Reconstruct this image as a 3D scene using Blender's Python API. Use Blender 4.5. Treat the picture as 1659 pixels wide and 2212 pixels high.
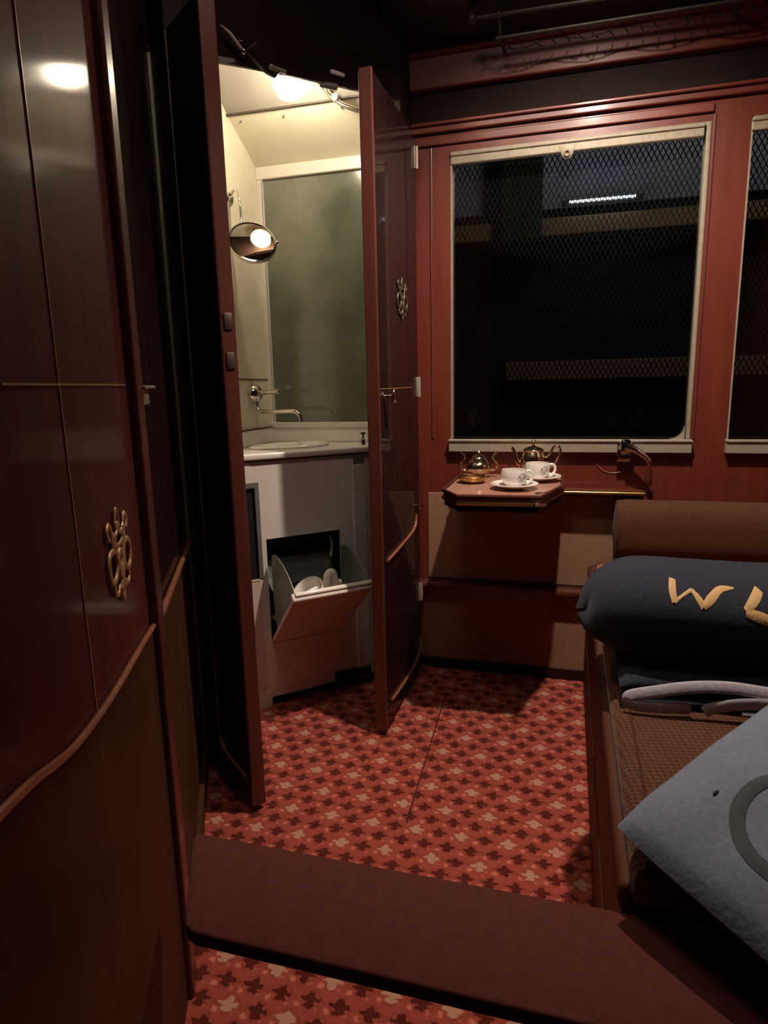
import bpy, bmesh, math, random
from mathutils import Vector, Matrix
random.seed(7)
for o in list(bpy.data.objects): bpy.data.objects.remove(o)
S = bpy.context.scene
COL = S.collection
R = math.radians

# ------------------------------------------------------------------ camera
YAW, PITCH, ROLL, FPX = 15.9635, 11.1998, -1.2830, 1400.0
y, p, r = R(YAW), R(PITCH), R(ROLL)
fw = Vector((-math.sin(y)*math.cos(p), math.cos(y)*math.cos(p), -math.sin(p)))
rt = Vector((math.cos(y), math.sin(y), 0)); up = rt.cross(fw)
rt2 = rt*math.cos(r)+up*math.sin(r); up2 = -rt*math.sin(r)+up*math.cos(r)
cam = bpy.data.cameras.new('camera'); co = bpy.data.objects.new('camera', cam); COL.objects.link(co)
co.matrix_world = Matrix(((rt2.x, up2.x, -fw.x, 0), (rt2.y, up2.y, -fw.y, 0), (rt2.z, up2.z, -fw.z, 1.2), (0, 0, 0, 1)))
cam.sensor_fit = 'VERTICAL'; cam.sensor_height = 24.0; cam.lens = FPX/2212.0*24.0
cam.clip_start = 0.02
S.camera = co

# ------------------------------------------------------------------ world, exposure, lights
S.view_settings.view_transform = 'Standard'; S.view_settings.look = 'None'
S.view_settings.gamma = 1; S.view_settings.use_curve_mapping = False
S.view_settings.exposure = 0.0
W = bpy.data.worlds.new('night'); S.world = W; W.use_nodes = True
W.node_tree.nodes['Background'].inputs[0].default_value = (0.010, 0.012, 0.020, 1)
W.node_tree.nodes['Background'].inputs[1].default_value = 0.3

def point(name, loc, col, watts, rad):
    l = bpy.data.lights.new(name, 'POINT'); l.color = col; l.energy = watts; l.shadow_soft_size = rad
    o = bpy.data.objects.new(name, l); o.location = loc; COL.objects.link(o); return o
def area(name, loc, target, col, watts, sx, sy):
    l = bpy.data.lights.new(name, 'AREA'); l.shape = 'RECTANGLE'; l.size = sx; l.size_y = sy; l.color = col; l.energy = watts
    o = bpy.data.objects.new(name, l); o.location = loc
    o.rotation_euler = (Vector(target)-Vector(loc)).to_track_quat('-Z', 'Y').to_euler(); COL.objects.link(o); return o

def spot(name, loc, target, col, watts, rad, deg, blend):
    l = bpy.data.lights.new(name, 'SPOT'); l.color = col; l.energy = watts; l.shadow_soft_size = rad
    l.spot_size = R(deg); l.spot_blend = blend
    o = bpy.data.objects.new(name, l); o.location = loc
    o.rotation_euler = (Vector(target)-Vector(loc)).to_track_quat('-Z', 'Y').to_euler(); COL.objects.link(o); return o
CEIL_LAMP = (0.06, 1.70, 2.45)
spot('ceiling_lamp_light', CEIL_LAMP, (0.05, 2.55, 0), (1.0, 0.80, 0.68), 135.0, 0.025, 132, 1.0)
area('added_fill_light', (-0.35, 1.15, 2.60), (-0.45, 1.4, 0), (1.0, 0.82, 0.70), 4.2, 0.40, 0.36)  # added unseen fill light, brightens the washstand front
area('added_outdoor_light', (0.6, 4.3, 4.3), (0.3, 6.0, 1.6), (1.0, 0.82, 0.62), 13.0, 0.5, 0.5)  # added unseen light for the station beams outside
BULB_WARM = (1.0, 0.86, 0.66)
BULB_STRENGTH = 205.0

# ------------------------------------------------------------------ materials
def srgb(r_, g_, b_):
    f = lambda c: (c/255/12.92) if c/255 <= .04045 else ((c/255+.055)/1.055)**2.4
    return (f(r_), f(g_), f(b_), 1)
def mat(name, col, rough=.5, metal=0, coat=0, spec=.5, sheen=0):
    m = bpy.data.materials.new(name); m.use_nodes = True
    b = m.node_tree.nodes['Principled BSDF']
    b.inputs['Base Color'].default_value = col; b.inputs['Roughness'].default_value = rough
    b.inputs['Metallic'].default_value = metal; b.inputs['Coat Weight'].default_value = coat
    b.inputs['Coat Roughness'].default_value = .08; b.inputs['Specular IOR Level'].default_value = spec
    b.inputs['Sheen Weight'].default_value = sheen
    return m
def N(m, t, **kw):
    n = m.node_tree.nodes.new(t)
    for k, v in kw.items(): setattr(n, k, v)
    return n
def L(m, a, b): m.node_tree.links.new(a, b)
def mottle(name, c1, c2, scale=(20, 20, 20), rough=.5, metal=0, coat=0, bump=0, detail=4, spec=.5, sheen=0, contrast=.2, crough=.08):
    """procedural two colour material; noise stretched by scale, in object coordinates"""
    m = mat(name, c1, rough, metal, coat, spec, sheen); b = m.node_tree.nodes['Principled BSDF']
    b.inputs['Coat Roughness'].default_value = crough
    tc = N(m, 'ShaderNodeTexCoord'); mp = N(m, 'ShaderNodeMapping'); mp.inputs['Scale'].default_value = scale
    nz = N(m, 'ShaderNodeTexNoise'); nz.inputs['Scale'].default_value = 1; nz.inputs['Detail'].default_value = detail
    cr = N(m, 'ShaderNodeValToRGB'); cr.color_ramp.elements[0].position = .5-contrast; cr.color_ramp.elements[1].position = .5+contrast
    cr.color_ramp.elements[0].color = c1; cr.color_ramp.elements[1].color = c2
    L(m, tc.outputs['Object'], mp.inputs[0]); L(m, mp.outputs[0], nz.inputs['Vector']); L(m, nz.outputs['Fac'], cr.inputs[0]); L(m, cr.outputs[0], b.inputs['Base Color'])
    if bump:
        bp = N(m, 'ShaderNodeBump'); bp.inputs['Strength'].default_value = bump; bp.inputs['Distance'].default_value = .002
        L(m, nz.outputs['Fac'], bp.inputs['Height']); L(m, bp.outputs[0], b.inputs['Normal'])
    return m
M = {}
M['wood'] = mottle('mahogany_varnished', srgb(94, 38, 27), srgb(112, 47, 33), (28, 28, 2.2), .42, coat=.35, crough=.14)
M['woodh'] = mottle('mahogany_varnished_horizontal', srgb(96, 40, 27), srgb(114, 49, 33), (2.2, 28, 28), .42, coat=.35, crough=.14)
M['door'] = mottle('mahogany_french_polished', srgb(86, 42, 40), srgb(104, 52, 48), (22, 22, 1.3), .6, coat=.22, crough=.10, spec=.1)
M['doordark'] = mottle('dark_mahogany_with_shade', srgb(34, 18, 17), srgb(46, 24, 22), (22, 22, 1.3), .55, coat=.4, crough=.06, spec=.1)  # dark tone also holds the shade on the left cupboard leaf
M['edge'] = mottle('mahogany_edge', srgb(86, 42, 34), srgb(102, 52, 41), (30, 30, 2), .4, coat=.4, crough=.12)
M['dado'] = mottle('brown_dado_veneer', srgb(70, 44, 28), srgb(82, 52, 34), (16, 16, 2), .65, coat=.08, crough=.2, spec=.15)
M['dado2'] = mottle('brown_leather_cloth', srgb(142, 106, 84), srgb(156, 118, 94), (60, 60, 60), .6, bump=.1)
M['frieze'] = mottle('dark_frieze', srgb(30, 20, 17), srgb(40, 25, 20), (3, 30, 30), .65, spec=.1)
M['ceil'] = mottle('dark_lacquered_ceiling', srgb(13, 13, 12), srgb(22, 22, 20), (9, 9, 9), .4, coat=.25, bump=.25)
M['trim'] = mottle('polished_moulding', srgb(150, 92, 68), srgb(168, 108, 80), (20, 20, 20), .3, coat=.7)
M['brass'] = mottle('aged_brass', srgb(176, 140, 84), srgb(205, 172, 112), (60, 60, 60), .25, metal=1)
M['inlay'] = mottle('brass_inlay', srgb(190, 150, 105), srgb(215, 175, 125), (60, 60, 60), .4, metal=.25)
M['chrome'] = mottle('chrome', srgb(205, 200, 188), srgb(228, 224, 214), (40, 40, 40), .12, metal=1)
M['silver'] = mottle('silver_plate', srgb(190, 170, 140), srgb(215, 196, 168), (40, 40, 40), .14, metal=1)
M['steel'] = mottle('satin_nickel', srgb(160, 152, 134), srgb(176, 168, 150), (60, 10, 60), .4, metal=.25)
M['frame'] = mottle('window_metal', srgb(140, 132, 112), srgb(158, 150, 128), (50, 50, 50), .5, metal=.1)
M['cream'] = mottle('cream_paint', srgb(232, 224, 200), srgb(238, 231, 210), (9, 9, 9), .42, coat=.15)
M['creamw'] = mottle('white_enamel_paint', srgb(226, 218, 208), srgb(234, 226, 216), (8, 8, 8), .4, coat=.2)
M['flap'] = mottle('beige_enamel_flap', srgb(212, 194, 180), srgb(222, 206, 192), (8, 8, 8), .42, coat=.2)
M['porcelain'] = mottle('white_porcelain', srgb(236, 232, 222), srgb(242, 238, 230), (10, 10, 10), .15, coat=.5)
M['grey'] = mottle('grey_sheet_metal', srgb(118, 120, 116), srgb(140, 142, 136), (25, 25, 25), .45, metal=.35)
M['black'] = mottle('black_paint_and_shade', srgb(14, 16, 14), srgb(22, 24, 21), (20, 20, 20), .6)  # also puts shade into the niche, bin cavity and sofa end
M['seam'] = mottle('dark_seam', srgb(60, 54, 44), srgb(74, 66, 54), (40, 40, 40), .6)
M['leather'] = mottle('tan_leather', srgb(168, 100, 60), srgb(186, 116, 74), (40, 40, 40), .45, bump=.2, coat=.1)
M['seatwood'] = mottle('sofa_frame_mahogany', srgb(72, 40, 26), srgb(92, 54, 36), (20, 2, 20), .6, coat=.0, spec=.15)
M['plush'] = mottle('brown_moquette', srgb(70, 44, 28), srgb(90, 58, 38), (150, 150, 150), .9, bump=.6, spec=.2, sheen=.05)
M['navy'] = mottle('navy_wool', srgb(36, 40, 51), srgb(47, 51, 64), (160, 160, 160), .95, bump=.5, spec=.2, sheen=.05)
M['pale'] = mottle('pale_blue_wool', srgb(118, 128, 144), srgb(132, 141, 158), (120, 120, 120), .95, bump=.5, spec=.2, sheen=.1)
M['piping'] = mottle('light_grey_blue_wool', srgb(168, 166, 174), srgb(188, 184, 190), (120, 120, 120), .95, bump=.5)
M['ring'] = mottle('slate_embroidery', srgb(70, 74, 80), srgb(84, 88, 94), (150, 150, 150), .9, bump=.3)
M['gold'] = mottle('gold_embroidery', srgb(196, 158, 102), srgb(210, 172, 116), (220, 220, 220), .75, bump=.5)
M['board'] = mottle('oxblood_baize', srgb(88, 42, 37), srgb(100, 48, 42), (60, 60, 60), .92, bump=.4, sheen=.1, spec=.2)
M['rackmetal'] = mottle('dull_rack_brass', srgb(70, 68, 60), srgb(88, 84, 74), (40, 40, 40), .5, metal=.6)
M['dullsteel'] = mottle('dull_engraved_steel', srgb(110, 100, 88), srgb(140, 128, 112), (60, 60, 60), .4, metal=.8)
M['logo'] = mottle('grey_transfer_print', srgb(120, 120, 124), srgb(140, 140, 142), (90, 90, 90), .4)
M['mesh'] = mottle('dark_expanded_metal', srgb(18, 18, 19), srgb(26, 26, 27), (50, 50, 50), .8, spec=.1)
M['knobwood'] = mottle('turned_wood', srgb(72, 30, 20), srgb(92, 40, 28), (40, 40, 6), .35, coat=.5)
M['concrete'] = mottle('platform_concrete', srgb(60, 60, 62), srgb(76, 76, 78), (3, 3, 3), .9)
M['outwall'] = mottle('station_wall_dark', srgb(30, 34, 34), srgb(40, 44, 42), (2, 2, 2), .9)
M['outpanel'] = mottle('station_pale_blue_panel', srgb(120, 130, 165), srgb(160, 168, 200), (1.6, 1.6, 1.6), .7)
M['beam'] = mottle('station_brown_beam', srgb(140, 112, 82), srgb(160, 128, 94), (2, 8, 8), .8)

def frosted():
    m = mottle('clouded_glass_green', srgb(86, 92, 80), srgb(112, 116, 100), (5, 5, 5), .16, coat=.5, spec=.9, crough=.06)
    return m
M['frost'] = frosted()
M['washceil'] = mottle('grey_beige_paint', srgb(150, 145, 136), srgb(158, 153, 143), (9, 9, 9), .5)
def clear_glass(name, tint=(1, 1, 1, 1)):
    m = bpy.data.materials.new(name); m.use_nodes = True; nt = m.node_tree; nt.nodes.clear()
    o = N(m, 'ShaderNodeOutputMaterial'); mx = N(m, 'ShaderNodeMixShader'); t = N(m, 'ShaderNodeBsdfTransparent'); g = N(m, 'ShaderNodeBsdfGlossy'); f = N(m, 'ShaderNodeFresnel')
    f.inputs['IOR'].default_value = 1.5; g.inputs['Roughness'].default_value = .02; t.inputs[0].default_value = tint
    L(m, f.outputs[0], mx.inputs[0]); L(m, t.outputs[0], mx.inputs[1]); L(m, g.outputs[0], mx.inputs[2]); L(m, mx.outputs[0], o.inputs[0]); return m
M['glass'] = clear_glass('window_glass', (.9, .93, .92, 1))
M['shade'] = clear_glass('lamp_glass', (1, .98, .94, 1))
_t = M['shade']; _mx = N(_t, 'ShaderNodeMixShader'); _tr = N(_t, 'ShaderNodeBsdfTranslucent'); _tr.inputs[0].default_value = (1, .97, .9, 1)
_o = [n for n in _t.node_tree.nodes if n.type == 'OUTPUT_MATERIAL'][0]; _src = _o.inputs[0].links[0].from_socket
_mx.inputs[0].default_value = .22; L(_t, _src, _mx.inputs[1]); L(_t, _tr.outputs[0], _mx.inputs[2]); L(_t, _mx.outputs[0], _o.inputs[0])
def emis(name, col, s):
    m = bpy.data.materials.new(name); m.use_nodes = True; nt = m.node_tree; nt.nodes.clear()
    o = N(m, 'ShaderNodeOutputMaterial'); e = N(m, 'ShaderNodeEmission'); e.inputs[0].default_value = (*col, 1); e.inputs[1].default_value = s
    L(m, e.outputs[0], o.inputs[0]); return m
M['bulb'] = emis('bulb_glow', BULB_WARM, BULB_STRENGTH)
M['tube'] = emis('tube_glow', (.72, .80, 1.0), 9.0)
M['lampglow'] = emis('ceiling_lamp_glow', (1.0, .78, .6), 3.0)
M['mirror'] = mottle('mirror_silver', srgb(236, 232, 214), srgb(240, 236, 220), (5, 5, 5), .03, metal=1)

def math_node(m, op, a, b=None, c=None):
    n = N(m, 'ShaderNodeMath'); n.operation = op
    for i, v in enumerate((a, b, c)):
        if v is None: continue
        if isinstance(v, (int, float)): n.inputs[i].default_value = v
        else: L(m, v, n.inputs[i])
    return n.outputs[0]
def carpet():
    m = mat('patterned_carpet', srgb(178, 66, 50), .95, spec=.1); b = m.node_tree.nodes['Principled BSDF']; b.inputs['Sheen Weight'].default_value = .2
    tc = N(m, 'ShaderNodeTexCoord'); sx = N(m, 'ShaderNodeSeparateXYZ'); L(m, tc.outputs['Object'], sx.inputs[0])
    nz = N(m, 'ShaderNodeTexNoise'); nz.inputs['Scale'].default_value = 95; nz.inputs['Detail'].default_value = 1; L(m, tc.outputs['Object'], nz.inputs['Vector'])
    sc = N(m, 'ShaderNodeSeparateColor'); L(m, nz.outputs['Color'], sc.inputs[0])
    A = lambda op, a, b_=None, c=None: math_node(m, op, a, b_, c)
    jx = A('MULTIPLY', A('SUBTRACT', sc.outputs[0], .5), .016); jy = A('MULTIPLY', A('SUBTRACT', sc.outputs[1], .5), .014)
    X = A('ADD', sx.outputs[0], jx); Y = A('ADD', sx.outputs[1], jy)
    v = A('DIVIDE', A('SUBTRACT', Y, 2.124), .0493)
    def layer(vo, uo):     # returns fx, fy, row, col of the nearest lattice node, lattice shifted by vo, uo cells
        vv = A('ADD', v, vo); row = A('ROUND', vv); fy = A('SUBTRACT', vv, row)
        uu = A('ADD', A('ADD', A('DIVIDE', A('ADD', X, .366), .0618), A('MULTIPLY', row, .5)), uo)
        col = A('ROUND', uu); fx = A('SUBTRACT', uu, col); return fx, fy, row, col
    fx, fy, row, col = layer(0, 0)
    def blob(fx, fy, cx, cy, rx, ry, s=.18):
        d = A('SQRT', A('ADD', A('POWER', A('DIVIDE', A('ADD', fx, -cx), rx), 2), A('POWER', A('DIVIDE', A('ADD', fy, -cy), ry), 2)))
        return A('MINIMUM', A('MAXIMUM', A('DIVIDE', A('SUBTRACT', 1, d), s), 0), 1)
    # a leaf: wide lobe, upright lobe, stem
    leaf = A('MAXIMUM', A('MAXIMUM', blob(fx, fy, 0, .02, .40, .15), blob(fx, fy, 0, .08, .17, .33)), blob(fx, fy, .02, -.22, .20, .15))
    even_r = A('LESS_THAN', A('ABSOLUTE', A('SUBTRACT', A('DIVIDE', row, 2), A('ROUND', A('DIVIDE', row, 2)))), .25)
    even_c = A('LESS_THAN', A('ABSOLUTE', A('SUBTRACT', A('DIVIDE', col, 2), A('ROUND', A('DIVIDE', col, 2)))), .25)
    cream = A('MULTIPLY', even_r, even_c)
    # bright flecks off each leaf's lower left, brown trellis between
    fl = A('MAXIMUM', blob(fx, fy, -.36, -.30, .13, .16, .5), A('MULTIPLY', blob(fx, fy, .26, -.34, .07, .10, .5), .6))
    gx = A('ABSOLUTE', A('SUBTRACT', A('ADD', A('ABSOLUTE', fx), A('MULTIPLY', A('ABSOLUTE', fy), 1.0)), .5))
    tre = A('MULTIPLY', A('MINIMUM', A('MAXIMUM', A('DIVIDE', A('SUBTRACT', .07, gx), .05), 0), 1), .55)
    n2 = N(m, 'ShaderNodeTexNoise'); n2.inputs['Scale'].default_value = 40; L(m, tc.outputs['Object'], n2.inputs['Vector'])
    def mix(fac, c1, c2):
        n = N(m, 'ShaderNodeMix', data_type='RGBA'); 
        if isinstance(fac, (int, float)): n.inputs[0].default_value = fac
        else: L(m, fac, n.inputs[0])
        for i, c_ in ((6, c1), (7, c2)):
            if isinstance(c_, tuple): n.inputs[i].default_value = c_
            else: L(m, c_, n.inputs[i])
        return n.outputs[2]
    base = mix(n2.outputs['Fac'], srgb(176, 78, 64), srgb(160, 70, 56))
    c = mix(tre, base, srgb(128, 60, 30)); c = mix(A('MULTIPLY', fl, .7), c, srgb(226, 132, 104))
    dk = mix(A('MULTIPLY', sc.outputs[2], 1.0), srgb(84, 22, 18), srgb(98, 34, 16))
    lc = mix(cream, dk, srgb(192, 142, 114)); c = mix(leaf, c, lc)
    # the cut seam between two widths of carpet
    s1 = A('ABSOLUTE', A('SUBTRACT', sx.outputs[0], A('ADD', -.409, A('MULTIPLY', A('SUBTRACT', sx.outputs[1], 1.8), -.04))))
    sm = A('MULTIPLY', A('LESS_THAN', s1, .0022), A('MULTIPLY', A('GREATER_THAN', sx.outputs[1], 1.55), A('LESS_THAN', sx.outputs[1], 2.3)))
    c = mix(sm, c, srgb(70, 22, 18))
    L(m, c, b.inputs['Base Color'])
    n3 = N(m, 'ShaderNodeTexNoise'); n3.inputs['Scale'].default_value = 600; L(m, tc.outputs['Object'], n3.inputs['Vector'])
    bp = N(m, 'ShaderNodeBump'); bp.inputs['Strength'].default_value = .5; bp.inputs['Distance'].default_value = .003
    L(m, n3.outputs['Fac'], bp.inputs['Height']); L(m, bp.outputs[0], b.inputs['Normal'])
    return m
M['carpet'] = carpet()
def canework(name, c1, c2, sc_, rot):
    m = mat(name, c1, .8, spec=.25); b = m.node_tree.nodes['Principled BSDF']; b.inputs['Sheen Weight'].default_value = .15
    tc = N(m, 'ShaderNodeTexCoord'); mp = N(m, 'ShaderNodeMapping'); mp.inputs['Scale'].default_value = sc_; mp.inputs['Rotation'].default_value = (0, 0, rot)
    L(m, tc.outputs['Object'], mp.inputs[0]); sx = N(m, 'ShaderNodeSeparateXYZ'); L(m, mp.outputs[0], sx.inputs[0])
    A = lambda op, a, b_=None: math_node(m, op, a, b_)
    w = A('MULTIPLY', A('SINE', sx.outputs[0]), A('SINE', sx.outputs[1]))
    w = A('ADD', A('MULTIPLY', A('ADD', w, A('MULTIPLY', A('SINE', A('MULTIPLY', sx.outputs[2], 1.0)), .6)), .45), .5)
    mx = N(m, 'ShaderNodeMix', data_type='RGBA'); L(m, w, mx.inputs[0]); mx.inputs[6].default_value = c1; mx.inputs[7].default_value = c2; L(m, mx.outputs[2], b.inputs['Base Color'])
    bp = N(m, 'ShaderNodeBump'); bp.inputs['Strength'].default_value = .7; bp.inputs['Distance'].default_value = .003; L(m, w, bp.inputs['Height']); L(m, bp.outputs[0], b.inputs['Normal'])
    return m
M['cane'] = canework('woven_brown_moquette', srgb(70, 38, 20), srgb(116, 70, 42), (400, 400, 220), R(35))

# ------------------------------------------------------------------ object helpers
def prop(o, label=None, cat=None, group=None, kind=None):
    if label: o['label'] = label
    if cat: o['category'] = cat
    if group: o['group'] = group
    if kind: o['kind'] = kind
    return o
def empty(name, loc=(0, 0, 0), rz=0, **k):
    o = bpy.data.objects.new(name, None); o.empty_display_size = .05; o.location = loc; o.rotation_euler = (0, 0, rz); COL.objects.link(o); return prop(o, **k)
class MB:
    def __init__(s): s.b = bmesh.new()
    def box(s, x0, x1, y0, y1, z0, z1, bev=0.0, seg=2, mtx=None):
        t = bmesh.new(); vs = [t.verts.new(v) for v in ((x0, y0, z0), (x1, y0, z0), (x1, y1, z0), (x0, y1, z0), (x0, y0, z1), (x1, y0, z1), (x1, y1, z1), (x0, y1, z1))]
        for f in ((0, 3, 2, 1), (4, 5, 6, 7), (0, 1, 5, 4), (1, 2, 6, 5), (2, 3, 7, 6), (3, 0, 4, 7)): t.faces.new([vs[i] for i in f])
        if bev: bmesh.ops.bevel(t, geom=t.edges[:], offset=bev, segments=seg, affect='EDGES', profile=.5)
        return s.merge(t, mtx)
    def merge(s, t, mtx=None):
        if mtx is not None: bmesh.ops.transform(t, matrix=mtx, verts=t.verts[:])
        me = bpy.data.meshes.new('tmp'); t.to_mesh(me); t.free(); s.b.from_mesh(me); bpy.data.meshes.remove(me); return s
    def prism(s, pts, z0, z1, bev=0.0, mtx=None, seg=2):
        t = bmesh.new(); a = [t.verts.new((q[0], q[1], z0)) for q in pts]; b = [t.verts.new((q[0], q[1], z1)) for q in pts]; n = len(pts)
        t.faces.new(a[::-1]); t.faces.new(b)
        for i in range(n): t.faces.new((a[i], a[(i+1) % n], b[(i+1) % n], b[i]))
        bmesh.ops.recalc_face_normals(t, faces=t.faces[:])
        if bev: bmesh.ops.bevel(t, geom=t.edges[:], offset=bev, segments=seg, affect='EDGES', profile=.5)
        return s.merge(t, mtx)
    def lathe(s, prof, seg=32, mtx=None, cap=False):
        t = bmesh.new(); rings = []
        for (rr, z) in prof:
            if rr < 1e-6: rings.append([t.verts.new((0, 0, z))])
            else: rings.append([t.verts.new((rr*math.cos(2*math.pi*i/seg), rr*math.sin(2*math.pi*i/seg), z)) for i in range(seg)])
        for A_, B_ in zip(rings, rings[1:]):
            for i in range(seg):
                j = (i+1) % seg
                if len(A_) == 1 and len(B_) == 1: continue
                if len(A_) == 1: t.faces.new((A_[0], B_[i], B_[j]))
                elif len(B_) == 1: t.faces.new((A_[i], A_[j], B_[0]))
                else: t.faces.new((A_[i], A_[j], B_[j], B_[i]))
        bmesh.ops.recalc_face_normals(t, faces=t.faces[:])
        return s.merge(t, mtx)
    def tube(s, pts, rad, seg=10, closed=False, mtx=None, flat=1.0, updir=None):
        t = bmesh.new(); P = [Vector(q) for q in pts]; n = len(P)
        rads = rad if isinstance(rad, (list, tuple)) else [rad]*n
        rings = []; prev = None
        for i in range(n):
            if closed: d = (P[(i+1) % n]-P[i-1])
            else: d = P[min(i+1, n-1)]-P[max(i-1, 0)]
            d.normalize()
            if prev is None:
                u_ = Vector(updir) if updir else (Vector((0, 0, 1)) if abs(d.z) < .9 else Vector((1, 0, 0)))
            else: u_ = prev
            a = d.cross(u_); a.normalize(); b = a.cross(d); b.normalize(); prev = b
            rings.append([t.verts.new(P[i]+(a*math.cos(2*math.pi*k/seg)+b*math.sin(2*math.pi*k/seg)*flat)*rads[i]) for k in range(seg)])
        m_ = n if closed else n-1
        for i in range(m_):
            A_, B_ = rings[i], rings[(i+1) % n]
            for k in range(seg): t.faces.new((A_[k], A_[(k+1) % seg], B_[(k+1) % seg], B_[k]))
        if not closed: t.faces.new(rings[0][::-1]); t.faces.new(rings[-1])
        bmesh.ops.recalc_face_normals(t, faces=t.faces[:])
        return s.merge(t, mtx)
    def ball(s, c, rad, seg=20, sc=(1, 1, 1)):
        t = bmesh.new(); bmesh.ops.create_uvsphere(t, u_segments=seg, v_segments=seg//2, radius=rad)
        bmesh.ops.scale(t, vec=sc, verts=t.verts[:]); bmesh.ops.translate(t, vec=c, verts=t.verts[:]); return s.merge(t)
    def grid(s, fn, nu, nv, closed_u=False):
        t = bmesh.new(); V = [[t.verts.new(fn(i/(nu-1 if not closed_u else nu), j/(nv-1))) for j in range(nv)] for i in range(nu)]
        for i in range(nu if closed_u else nu-1):
            for j in range(nv-1): t.faces.new((V[i][j], V[(i+1) % nu][j], V[(i+1) % nu][j+1], V[i][j+1]))
        bmesh.ops.recalc_face_normals(t, faces=t.faces[:]); return s.merge(t)
    def build(s, name, m, parent=None, smooth=False, loc=None, **k):
        me = bpy.data.meshes.new(name); 
        s.b.to_mesh(me); s.b.free(); me.materials.append(M[m] if isinstance(m, str) else m)
        for p_ in me.polygons: p_.use_smooth = bool(smooth)
        if smooth:
            bm_ = bmesh.new(); bm_.from_mesh(me)
            for e in bm_.edges:
                if len(e.link_faces) == 2 and e.calc_face_angle(0) > R(38): e.smooth = False
            bm_.to_mesh(me); bm_.free()
        o = bpy.data.objects.new(name, me); COL.objects.link(o)
        if parent: o.parent = parent
        if loc: o.location = loc
        return prop(o, **k)
def struct(o): o['kind'] = 'structure'; return o
def frame2d(origin, ang):      # local x along ang in the horizontal plane
    return Matrix.Translation(Vector(origin)) @ Matrix.Rotation(ang, 4, 'Z')
def catmull(P, n=8, closed=False):
    P = [Vector(q) for q in P]; out = []; m_ = len(P)
    for i in range(m_ if closed else m_-1):
        p0, p1, p2, p3 = (P[(i-1) % m_], P[i], P[(i+1) % m_], P[(i+2) % m_]) if closed else (P[max(i-1, 0)], P[i], P[i+1], P[min(i+2, m_-1)])
        for k in range(n):
            t = k/n; out.append(.5*((2*p1)+(-p0+p2)*t+(2*p0-5*p1+4*p2-p3)*t*t+(-p0+3*p1-3*p2+p3)*t**3))
    if not closed: out.append(P[-1])
    return out
YW = 2.57       # inner face of the window wall

# ================================================================== SETTING
struct(MB().box(-1.6, 1.5, -.6, YW+.05, -.06, 0).build('floor', 'carpet'))
# window wall with two window openings, built of strips
wb = MB()
X0, X1 = -.62, 1.6
WIN = [(-.45, .425), (.545, 1.42)]; Z0, Z1 = .978, 2.03
wb.box(X0, X1, YW, YW+.06, .375, Z0)
wb.box(X0, WIN[0][0], YW, YW+.06, Z0, Z1); wb.box(WIN[0][1], WIN[1][0], YW, YW+.06, Z0, Z1); wb.box(WIN[1][1], X1, YW, YW+.06, Z0, Z1)
wb.box(X0, X1, YW, YW+.06, Z1, 2.127)
wall_back = struct(wb.build('wall_back', 'wood'))
MB().box(X0, X1, YW-.004, YW+.06, 2.127, 2.235).build('frieze', 'frieze', wall_back)
MB().box(X0, X1, YW-.002, YW+.06, 0, .375).build('lower_panel', 'dado2', wall_back)
# brown inset veneer panels either side of the table
MB().box(-.545, .20, YW-.006, YW+.002, .40, .76, .003).build('dado_panel', 'dado2', wall_back)
# mouldings on the window wall
c = MB(); c.box(X0, X1, YW-.035, YW, 2.235, 2.345, .006); c.box(X0, X1, YW-.055, YW, 2.338, 2.36, .006)
struct(c.build('trim_1', 'woodh'))
c = MB(); c.box(X0, X1, YW-.018, YW, 2.096, 2.127, .005); c.box(X0, X1, YW-.03, YW, 2.118, 2.13, .004); c.box(X0, .43, YW-.012, YW, 2.055, 2.085, .004)
struct(c.build('trim_2', 'woodh'))
c = MB(); c.box(X0, X1, YW-.055, YW, .366, .392, .008); c.box(X0, X1, YW-.03, YW, .355, .368, .003)
struct(c.build('trim_3', 'edge'))
struct(MB().box(X0, X1, YW-.012, YW, .0, .045, .004).build('baseboard_back', 'doordark'))
c = MB()
for xx in (-.452-.075, .43): c.box(xx, xx+.008, YW-.006, YW, .98, 2.05, .002)
struct(c.build('trim_4', 'edge'))
# ceiling and the wall behind/right (out of sight, they bound the room)
struct(MB().box(-1.6, 1.5, -.6, YW+.06, 2.62, 2.68).build('ceiling', 'ceil'))
struct(MB().grid(lambda u, v: Vector((-.62+u*2.2, YW-.05-.55*math.sin(v*math.pi/2)**1.2, 2.355+.27*(1-math.cos(v*math.pi/2)))), 8, 14).build('ceiling_cove', 'ceil', smooth=True))
struct(MB().box(.86, .92, -.6, YW, 0, 2.62).build('wall_right', 'wood'))
# left wall, the angled varnished partition from the door post to the cupboard
A0 = Vector((-.70, .93, 0)); angA = math.atan2(.88, -.475); LA = .86
WL = empty('wall_left', A0, angA); struct(WL)
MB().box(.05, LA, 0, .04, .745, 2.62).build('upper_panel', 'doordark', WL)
MB().box(.05, LA, -.002, .04, 0, .75).build('dado_panel', 'dado', WL)
c = MB(); P = [(s_, -.008, .782-.045*s_) for s_ in [i/12*(LA-.08)+.075 for i in range(13)]]
c.tube(P, .007, 8); c.build('dado_moulding', 'trim', WL, True)
c = MB(); c.box(.0, LA, -.012, 0, 0, .085, .003); c.box(.0, LA, -.016, 0, .083, .092, .003)
struct(c.build('baseboard_left', 'dado', None)).matrix_world = frame2d(A0, angA)
# ================================================================== near door leaf on the left
B0 = Vector((-.70, .93, 0)); angB = math.atan2(.9063, -.4226)
D1 = empty('door_1', B0, angB); struct(D1)
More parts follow.
